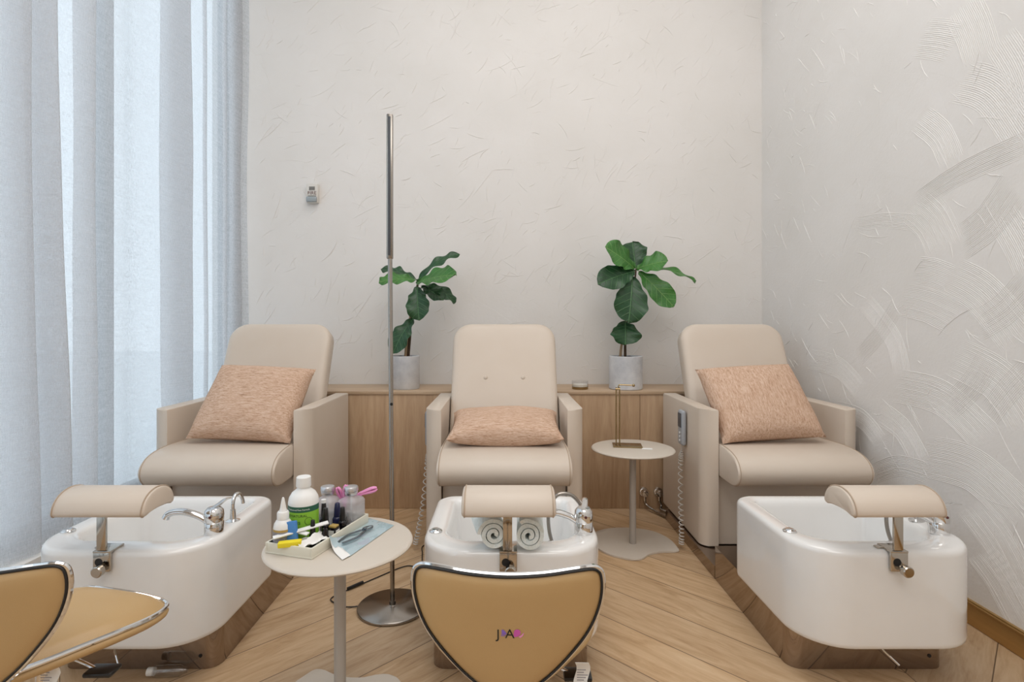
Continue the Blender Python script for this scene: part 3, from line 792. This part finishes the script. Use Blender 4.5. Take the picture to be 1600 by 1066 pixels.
# water valves at the foot of the ledge
for k, x in enumerate((.865, .955)):
    v = thing('water_valve', ('left' if k == 0 else 'right')+' of the two chrome water valves low on the oak panel by the right chair', 'valve', (x, 3.3795, .105), 0, 'chrome valves on the oak panel')
    obj('escutcheon', lathe(NB(), [(0, -.012), (.012, -.012), (.026, -.008), (.030, 0), (0, 0)], n=24, axis='y'), 'chrome', v)
    obj('handle', lathe(NB(), [(0, -.048), (.018, -.047), (.021, -.042), (.021, -.026), (.010, -.022), (.010, -.012), (0, -.012)], n=20, axis='y'), 'chrome', v)
    bm = NB(); lathe(bm, [(.009, -.045), (.009, -.015)], (0, -.028, 0), 14); obj('outlet', bm, 'chrome', v)
    e = (1.01-x, -.30, -.085) if k == 0 else (1.02-x, -.16, -.085)
    pts = [(0, -.028, -.045), (.0+.01, -.035, -.075 if k else -.07), (.05 if k == 0 else .0, -.10 if k == 0 else -.06, -.088), (e[0]*.8, e[1]*.8, -.092), e]
    obj('hose', tube(NB(), smooth(pts, 8), .0075, 10), 'steel', v)

# ================================================================ stools
SH = [(0, .0), (.17, .015), (.36, .11), (.60, .28), (.86, .52), (.985, .74), (1.0, .92), (.93, 1.0), (.72, 1.005), (.38, .985)]
SHP = SH + [(0, .975)] + [(-a, b) for a, b in SH[:0:-1]]
SHO = [(v.x, v.y) for v in smooth([(a, b, 0) for a, b in SHP], 5, True)]
def shell(bm, fmap, T, k=1.0):
    ca, cb = 0, .56; rings = [i/11 for i in range(1, 12)]
    for s in (-1, 1):
        loops = []
        for r in rings:
            th = T*math.sqrt(max(0, 1-r**5))
            loops.append([fmap((a*r*k), cb+(b-cb)*r*k, s*th) for a, b in SHO])
        c = bm.verts.new(fmap(ca, cb, s*T)); rows = [[bm.verts.new(p) for p in l] for l in loops]; n = len(rows[0])
        for i in range(n): bm.faces.new((c, rows[0][i], rows[0][(i+1) % n]))
        for A, B in zip(rows, rows[1:]):
            for i in range(n): bm.faces.new((A[i], A[(i+1) % n], B[(i+1) % n], B[i]))
    return bm
def fback(a, b, n):
    x = a*.179; return Vector((x, -.165 -.035*b + .9*x*x*(b*.8+.2) - n*-1, .445+b*.248))
def fseat(a, b, n):
    x = a*.186; z = .466 + .034*b*(1-abs(a)**1.6) - .022*max(0, b-.55)*abs(a)
    return Vector((x, -.165+b*.30, z+(n if n > 0 else n*1.7)))
def care_tag(t, x0, y0):
    bm = NB(); n = 8
    rows = [[Vector((x0+.004*math.sin(i)+x, y0+.006*math.sin(i*.7), .455-i*.0095)) for x in (-.014, .014)] for i in range(n)]
    back = [[p+Vector((0, .0008, 0)) for p in r] for r in rows]
    loft(bm, [[a[0], a[1], b[1], b[0]] for a, b in zip(rows, back)])
    tg = obj('care_tag', bm, 'paper', t)
    bm = NB()
    for i in range(1, 12):
        z = .450-i*.0052; box(bm, x0-.011, x0+.011-.004*(i % 3), y0-.0085, y0-.0082, z, z+.0016)
    obj('tag_print', bm, 'greylabel', tg)
def make_stool():
    t = thing('salon_stool', 'tan salon stool with a J and A butterfly logo, in front of the middle basin', 'stool', (.012, 1.2, 0), R(-2))
    bk = obj('backrest', shell(NB(), fback, .014), 'tan', t, 60)
    obj('chrome_edge', tube(NB(), [fback(a*1.0, .5+(b-.5)*1.0, .0015) for a, b in SHO], .0052, 8, True), 'chrome', bk)
    obj('black_piping', tube(NB(), [fback(a*.985, .5+(b-.5)*.985, -.005) for a, b in SHO], .0024, 8, True), 'rubber', bk)
    bm = shell(NB(), fseat, .022)
    tube(bm, [fseat(a*.985, .5+(b-.5)*.985, -.0075) for a, b in SHO], .0115, 10, True, flat=.9)
    st = obj('seat', bm, 'tan', t, 60)
    obj('chrome_edge', tube(NB(), [fseat(a*1.015, .5+(b-.5)*1.015, .002) for a, b in SHO], .0055, 8, True), 'chrome', st)
    obj('black_piping', tube(NB(), [fseat(a*1.01, .5+(b-.5)*1.01, -.005) for a, b in SHO], .003, 8, True), 'rubber', st)
    bm = NB(); tube(bm, smooth([(0, -.02, .425), (0, -.10, .428), (0, -.14, .44), (0, -.146, .47), (0, -.142, .52)], 6), .018, 10, flat=.35)
    obj('back_bracket', bm, 'chrome', t)
    obj('gas_lift', lathe(NB(), [(.06, .437), (.06, .430), (.022, .425), (.022, .28), (.028, .28), (.028, .09), (.035, .085), (.035, .065), (0, .065)], n=24), 'chrome', t)
    bm = NB(); tube(bm, smooth([(.03, .0, .418), (.09, -.02, .412), (.125, -.03, .404)], 4), .004, 8)
    lv = obj('height_lever', bm, 'chrome', t)
    obj('paddle', box(NB(), .115, .175, -.055, -.015, .397, .407, .004), 'black', lv)
    for k in range(5):
        a = 2*PI*k/5+.3; mt = Matrix.Rotation(a, 4, 'Z')
        bm = NB(); loft(bm, [[Vector((x, y, z)) for y, z in ((-w, z0), (w, z0), (w*.8, z1), (-w*.8, z1))] for x, w, z0, z1 in ((.02, .022, .060, .092), (.15, .018, .058, .083), (.265, .013, .056, .072))]); xform(bm, mt)
        lg = obj('leg', bm, 'chrome', t)
        bm = NB()
        for s in (-1, 1): lathe(bm, [(.012, s*.004), (.0255, s*.005), (.0265, s*.014), (.024, s*.018), (.008, s*.019)], (.258, 0, .0268), 20, 'y')
        tube(bm, [(.258, 0, .03), (.258, 0, .058)], .006, 8); xform(bm, mt)
        obj('caster', bm, 'rubber', lg)
    care_tag(t, .150, -.08)
    return t, bk
s0, bk0 = make_stool()
s1 = dup(s0, (-1.012, 1.205, 0), R(1), 'tan salon stool at the left edge, in front of the left basin', skip=('care_tag',))
care_tag(s1, .085, -.10)
# logo on the middle stool's back
def on_back(bm, cx, cz):
    for v in bm.verts:
        a = (cx+v.co.x)/.179; b = (cz+v.co.y-.445)/.248
        cb = .56; # surface height at that spot
        q = fback(a, b, -.0142); v.co = Vector((q.x, q.y-.0004-abs(v.co.z), q.z))
    return bm
zc = .578
lgm = [('J', .026, -.0165, zc-.001, 'ink'), ('&', .013, -.0075, zc-.0005, 'purple'), ('A', .026, .005, zc, 'ink')]
for ch, sz, x, z, mt in lgm: obj('logo_letter', on_back(text_bm(ch, sz, .0002), x, z), mt, bk0)
def wing(pts, mt, x, z):
    bm = NB(); p = smooth([(a, b, 0) for a, b in pts], 5, True)
    loft(bm, [[Vector((v.x, v.y, zz)) for v in p] for zz in (0, .0003)]); obj('logo_butterfly', on_back(bm, x, z), mt, bk0)
wing([(.0, -.003), (.002, .007), (.010, .008), (.013, .001), (.008, -.005), (.002, -.006)], 'magenta', .012, zc+.001)
wing([(.0, -.003), (.004, -.001), (.009, .004), (.008, -.001), (.003, -.006)], 'pink', .0215, zc-.001)
wing([(.0, -.003), (-.005, .004), (-.009, .004), (-.008, -.002), (-.003, -.005)], 'purple', -.001, zc+.004)

# ================================================================ tray and bottles on the front table
TA = R(-17); TZ = .5055
tr = thing('bottle_tray', 'rectangular ivory tray of nail supplies on the front side table', 'tray', (-.556, 1.645, TZ), TA)
bm = NB(); W2, L2 = .077, .145
box(bm, -W2, W2, -L2, L2, 0, .006, .001)
for a in ((-W2, -W2+.006, -L2, L2), (W2-.006, W2, -L2, L2), (-W2+.006, W2-.006, -L2, -L2+.006), (-W2+.006, W2-.006, L2-.006, L2)): box(bm, *a, .005, .030, .001)
obj('body', bm, 'tray', tr)
def T(u, v, z=.0065):
    """spot in the tray: u across, v along"""
    p = Matrix.Rotation(TA, 4, 'Z') @ Vector((u, v, 0)); return (-.556+p.x, 1.645+p.y, TZ+z)
def wrap(bm, r, z, ang=0):
    for v in bm.verts:
        a = v.co.x/r+ang; rr_ = r+.0004+abs(v.co.z); v.co = Vector((math.sin(a)*rr_, -math.cos(a)*rr_, z+v.co.y))
    return bm
def band(r, z0, z1, a0, a1, off=.0006):
    bm = NB(); n = 24
    L = []
    for z, q in ((z0, 0), (z0, off), (z1, off), (z1, 0)):
        L.append([Vector((math.sin(a0+(a1-a0)*i/n)*(r+q), -math.cos(a0+(a1-a0)*i/n)*(r+q), z)) for i in range(n+1)])
    L.append([v.copy() for v in L[0]]); return loft(bm, L, False, False, closed=False)
b = thing('lotion_bottle', 'large white bottle with a green callus label standing in the tray', 'bottle', T(-.027, -.043), R(2))
obj('body', lathe(NB(), [(0, 0), (.040, 0), (.0435, .004), (.0435, .112), (.041, .126), (.033, .140), (.020, .150), (.0175, .155), (.0175, .160), (0, .160)], n=40), 'white', b, 50)
obj('cap', lathe(NB(), [(0, .157), (.021, .157), (.0215, .159), (.0205, .184), (.0185, .186), (0, .186)], n=32), 'white', b)
lb = obj('label', band(.0435, .006, .092, -1.6, 1.6), 'green', b, label='lime green printed label'); obj('label_band', band(.0437, .092, .108, -1.6, 1.6), 'darkgreen', lb)
for s_, sz, z, an, mt in (('Professional Foot Formula', .0062, .100, -.05, 'white'), ('BE NATURAL', .0105, .082, -.15, 'ink'), ('callus', .018, .064, -.32, 'darkgreen'), ('eliminator', .016, .046, -.2, 'darkgreen')):
    obj('print', wrap(text_bm(s_, sz, .0002), .0443, z, an), mt, lb)
bm = NB()
for i in range(3): box(bm, -.028, .012-.006*i, .013+.005*i, .0145+.005*i, 0, .0002)
obj('print', wrap(bm, .0443, 0), 'ink', lb)
bm = NB(); tube(bm, [(.0105*math.cos(q*PI/10), .0105*math.sin(q*PI/10), 0) for q in range(20)], .0005, 4, True); obj('print', wrap(bm, .0443, .066, .62), 'ink', lb)

b = thing('dropper_bottle', 'small white bottle with a pointed nozzle at the left end of the tray', 'bottle', T(-.043, -.113))
obj('body', lathe(NB(), [(0, 0), (.024, 0), (.026, .003), (.026, .058), (.024, .070), (.018, .080), (.0135, .084), (0, .085)], n=32), 'white', b, 50)
obj('collar', lathe(NB(), [(.0, .082), (.0165, .082), (.0165, .100), (.014, .104), (0, .104)], n=24), 'white', b)
obj('nozzle', lathe(NB(), [(0, .103), (.012, .103), (.0085, .112), (.0075, .118), (.004, .138), (.0025, .143), (0, .143)], n=20), 'white', b)
lb = obj('label', band(.026, .004, .052, -1.9, 1.9), 'greylabel', b); obj('label_stripe', band(.0262, .052, .058, -1.9, 1.9), 'gold', lb)
bm = NB()
for i in range(9): box(bm, -.03, .026-.006*(i % 3), .008+.0046*i, .010+.0046*i, 0, .0002)
obj('print', wrap(bm, .0267, 0), 'paper', lb)

for k, (u, v, lab) in enumerate(((-.036, .088, 'clear square pump bottle behind the large white bottle in the tray'), (.037, .108, 'clear square pump bottle at the far right end of the tray'))):
    b = thing('pump_bottle', lab, 'bottle', T(u, v), TA, 'clear pump bottles in the tray')
    bm = NB(); loft(bm, [rr(-a, a, -a, a, r_, r_, z) for a, r_, z in ((.030, .006, 0), (.033, .008, .003), (.033, .008, .072), (.030, .010, .080), (.018, .0175, .088), (.016, .0158, .094))]); obj('body', bm, 'frosted', b, 50)
    bm = NB(); loft(bm, [rr(-a, a, -a, a, .006, .006, z) for a, z in ((.029, .003), (.030, .045))]); obj('liquid', bm, 'clear', b)
    obj('pump_lid', lathe(NB(), [(0, .093), (.019, .093), (.0205, .095), (.0205, .102), (.0185, .104), (.022, .106), (.022, .116), (.020, .119), (.006, .1215), (0, .122)], n=32), 'lid', b)
    bm = NB(); tube(bm, [(0, 0, .01), (0, 0, .093)], .0025, 8); obj('dip_tube', bm, 'white', b)

def polish(u, v, lab, capm, bodym, h=.07, r=.012, top=None, z=.0065):
    b = thing('nail_polish', lab, 'nail polish', T(u, v, z), 0, 'nail polish bottles in the tray')
    obj('bottle', lathe(NB(), [(0, 0), (r*.9, 0), (r, .002), (r, h*.40), (r*.85, h*.46), (r*.5, h*.5), (0, h*.5)], n=24), bodym, b, 50)
    obj('cap', lathe(NB(), [(0, h*.5), (r*.72, h*.5), (r*.66, h*.75), (r*.52, h*.98), (r*.4, h), (0, h)], n=20), capm, b, 50)
    if top: obj('cap_top', lathe(NB(), [(0, h), (r*.62, h), (r*.6, h+.010), (0, h+.011)], n=20), top, b)
    return b
polish(-.014, .036, 'tall black nail polish with a white cap end beside the large bottle', 'black', 'darkbottle', .084, .0125, 'white')
polish(.054, .034, 'black nail polish standing nearest the right pump bottle', 'black', 'darkbottle', .078, .0125)
polish(.028, -.014, 'black nail polish with a long tapered cap in the middle of the tray', 'black', 'darkbottle', .088, .0125)
polish(.029, -.076, 'short black nail polish in front of the green label', 'black', 'darkbottle', .074, .0105)
polish(.054, -.054, 'low dark nail polish at the right tray wall near the tissue', 'darkbottle', 'darkbottle', .044, .0135)
polish(.020, .057, 'round navy capped bottle between the two pump bottles', 'navy', 'navy', .080, .0145)
b = thing('polish_box', 'small square dark glass bottle with a white and gold label by the tray wall', 'bottle', T(.055, -.012), TA, None)
obj('body', box(NB(), -.013, .013, -.013, .013, 0, .034, .003), 'darkbottle', b); obj('neck', box(NB(), -.011, .011, -.011, .011, .0335, .040, .002), 'gold', b)
obj('label', box(NB(), -.009, .009, -.0138, -.0131, .006, .027), 'paper', b); obj('side_label', box(NB(), .0131, .0138, -.009, .009, .006, .027), 'paper', b)

def flat(name, lab, cat, size, loc, rot, mat, r=.002):
    o = obj(name, box(NB(), -size[0]/2, size[0]/2, -size[1]/2, size[1]/2, -size[2]/2, size[2]/2, r), mat); o.location = loc; o.rotation_euler = rot
    return tag(o, lab, cat)
flat('foam_buffer', 'blue foam buffer block leaning among the bottles in the tray', 'nail buffer', (.028, .014, .078), T(-.009, -.116, .046), (R(-8), R(-8), TA+R(14)), 'blue')
flat('foam_wedge', 'yellow foam wedge on the front corner of the tray', 'nail buffer', (.062, .020, .014), T(.000, -.138, .033), (R(4), R(-3), TA+R(26)), 'yellow')
f = flat('nail_file', 'longer of the two white nail files crossed over the tray front', 'nail file', (.150, .014, .004), T(.008, -.100, .058), (R(14), R(-7), R(28)), 'white', .001)
f = flat('nail_file', 'shorter of the two white nail files crossed over the tray front', 'nail file', (.075, .014, .004), T(-.006, -.100, .052), (R(10), R(4), R(-18)), 'white', .001)
def tissue(name, lab, c, sx, sy, hgt, seed, rot, mat='paper'):
    bm = NB(); n = 14; loops = []
    for i in range(n+1):
        l = []
        for j in range(n+1):
            u, v = i/n-.5, j/n-.5
            z = hgt*(.5+.9*mnoise.noise(Vector((u*4, v*3, seed)))+.35*mnoise.noise(Vector((u*11, v*9, seed))))*(1-1.2*max(abs(u), abs(v)))
            l.append(Vector((u*sx*(1-.3*abs(v)), v*sy, max(0, z))))
        loops.append(l)
    loft(bm, loops, False, False, closed=False); bmesh.ops.solidify(bm, geom=bm.faces[:], thickness=.0008)
    o = obj(name, bm, mat, angle=25); o.location = c; o.rotation_euler = (0, 0, rot); return tag(o, lab, 'tissue' if mat == 'paper' else 'wrap')
tissue('paper_tissue', 'folded white paper tissue lying at the front right of the tray', T(.034, -.088, .020), .062, .095, .034, 3, TA-R(25))
tissue('plastic_wrap', 'crumpled clear plastic wrap in front of the right pump bottle', T(.050, .061, .008), .032, .022, .085, 8, TA, 'clear')
def clip(lab, c, rot):
    t = thing('hair_clip', lab, 'clip', c); t.rotation_euler = rot
    for s_, nm in ((1, 'jaw'), (-1, 'jaw')):
        bm = NB(); tube(bm, smooth([(0, 0, 0), (s_*.003, .002, .03), (s_*.005, .002, .052), (s_*.005, .0, .066), (s_*.002, .0, .074)], 5), lambda u: .0045+.0045*math.sin(u*PI), 8, flat=.6); obj(nm, bm, 'pink', t)
    bm = NB(); lathe(bm, [(.006, -.006), (.006, .006)], (0, 0, .02), 12, 'y'); obj('hinge', bm, 'pink', t)
clip('upright pink plastic clip between the two pump bottles', T(.012, .108, .055), (R(4), R(6), 0))
clip('pink plastic clip sticking out to the right behind the right pump bottle', T(.030, .138, .085), (R(0), R(74), R(10)))
clip('pink plastic clip low between the pump bottles, leaning left', T(.004, .126, .050), (R(10), R(-20), R(15)))

# sterile pouch with nippers
pq = [(-.503, 1.562), (-.428, 1.500), (-.352, 1.735), (-.448, 1.800)]
po = thing('sterile_pouch', 'clear blue sterile pouch lying beside the tray on the front table', 'pouch', (-.445, 1.66, TZ))
def quad_grid(q, z, th, amp, seed, nx=10, ny=14, lift=.034):
    bm = NB(); g = [[None]*(ny+1) for _ in range(nx+1)]; Q = [Vector((a[0]+.445, a[1]-1.66, 0)) for a in q]
    for i in range(nx+1):
        for j in range(ny+1):
            u, v = i/nx, j/ny; p = (Q[0].lerp(Q[1], u)).lerp(Q[3].lerp(Q[2], u), v)
            p.z = z+amp*(.5+.5*mnoise.noise(Vector((u*4, v*4, seed))))*(1 if amp < .002 else math.sin(PI*u)**.5*math.sin(PI*v)**.5 if 0 < u < 1 and 0 < v < 1 else 0)
            p.z += lift*(1-u)**5*(1-v)**3
            g[i][j] = bm.verts.new(p)
    for i in range(nx):
        for j in range(ny): bm.faces.new((g[i][j], g[i+1][j], g[i+1][j+1], g[i][j+1]))
    bmesh.ops.solidify(bm, geom=bm.faces[:], thickness=th); return bm
obj('paper_back', quad_grid(pq, .001, .0006, .001, 2), 'pouchblue', po)
obj('clear_film', quad_grid(pq, .002, .0004, .011, 5), 'clear', po)
q2 = [(-.500, 1.555), (-.440, 1.478), (-.426, 1.507), (-.488, 1.590)]
obj('torn_flap', quad_grid(q2, .003, .0006, .006, 7, 8, 6), 'paper', po)
npr = thing('nail_nipper', 'steel nail nippers inside the sterile pouch', 'nippers', (-.44, 1.652, TZ+.0105), R(-24))
for s_ in (-1, 1):
    bm = NB(); tube(bm, smooth([(s_*.003, .028, 0), (s_*.010, .005, 0), (s_*.018, -.03, 0), (s_*.013, -.065, 0), (s_*.008, -.085, 0)], 5), .0042, 8, flat=.6); obj('handle', bm, 'nipper', npr)
    bm = NB(); tube(bm, smooth([(s_*.002, .022, 0), (s_*.009, .038, 0), (s_*.007, .052, 0), (s_*.001, .062, 0)], 4), lambda u: .007-.005*u, 8, flat=.5); obj('jaw', bm, 'nipper', npr)
obj('pivot', lathe(NB(), [(.0065, -.003), (.0065, .0055), (0, .006)], (0, .024, 0), 14), 'nipper', npr)

# clear bottle lying on the floor by the left basin
b = thing('vial', 'clear empty bottle lying on the floor in front of the left basin', 'bottle', (-1.085, 1.772, .0195), R(4))
bm = NB(); lathe(bm, [(0, -.055), (.016, -.054), (.018, -.05), (.018, .028), (.010, .04), (.008, .05), (0, .05)], n=24, axis='x'); obj('body', bm, 'clear', b)
bm = NB(); lathe(bm, [(0, -.073), (.013, -.073), (.013, -.052), (0, -.052)], n=20, axis='x'); obj('cap', bm, 'white', b)
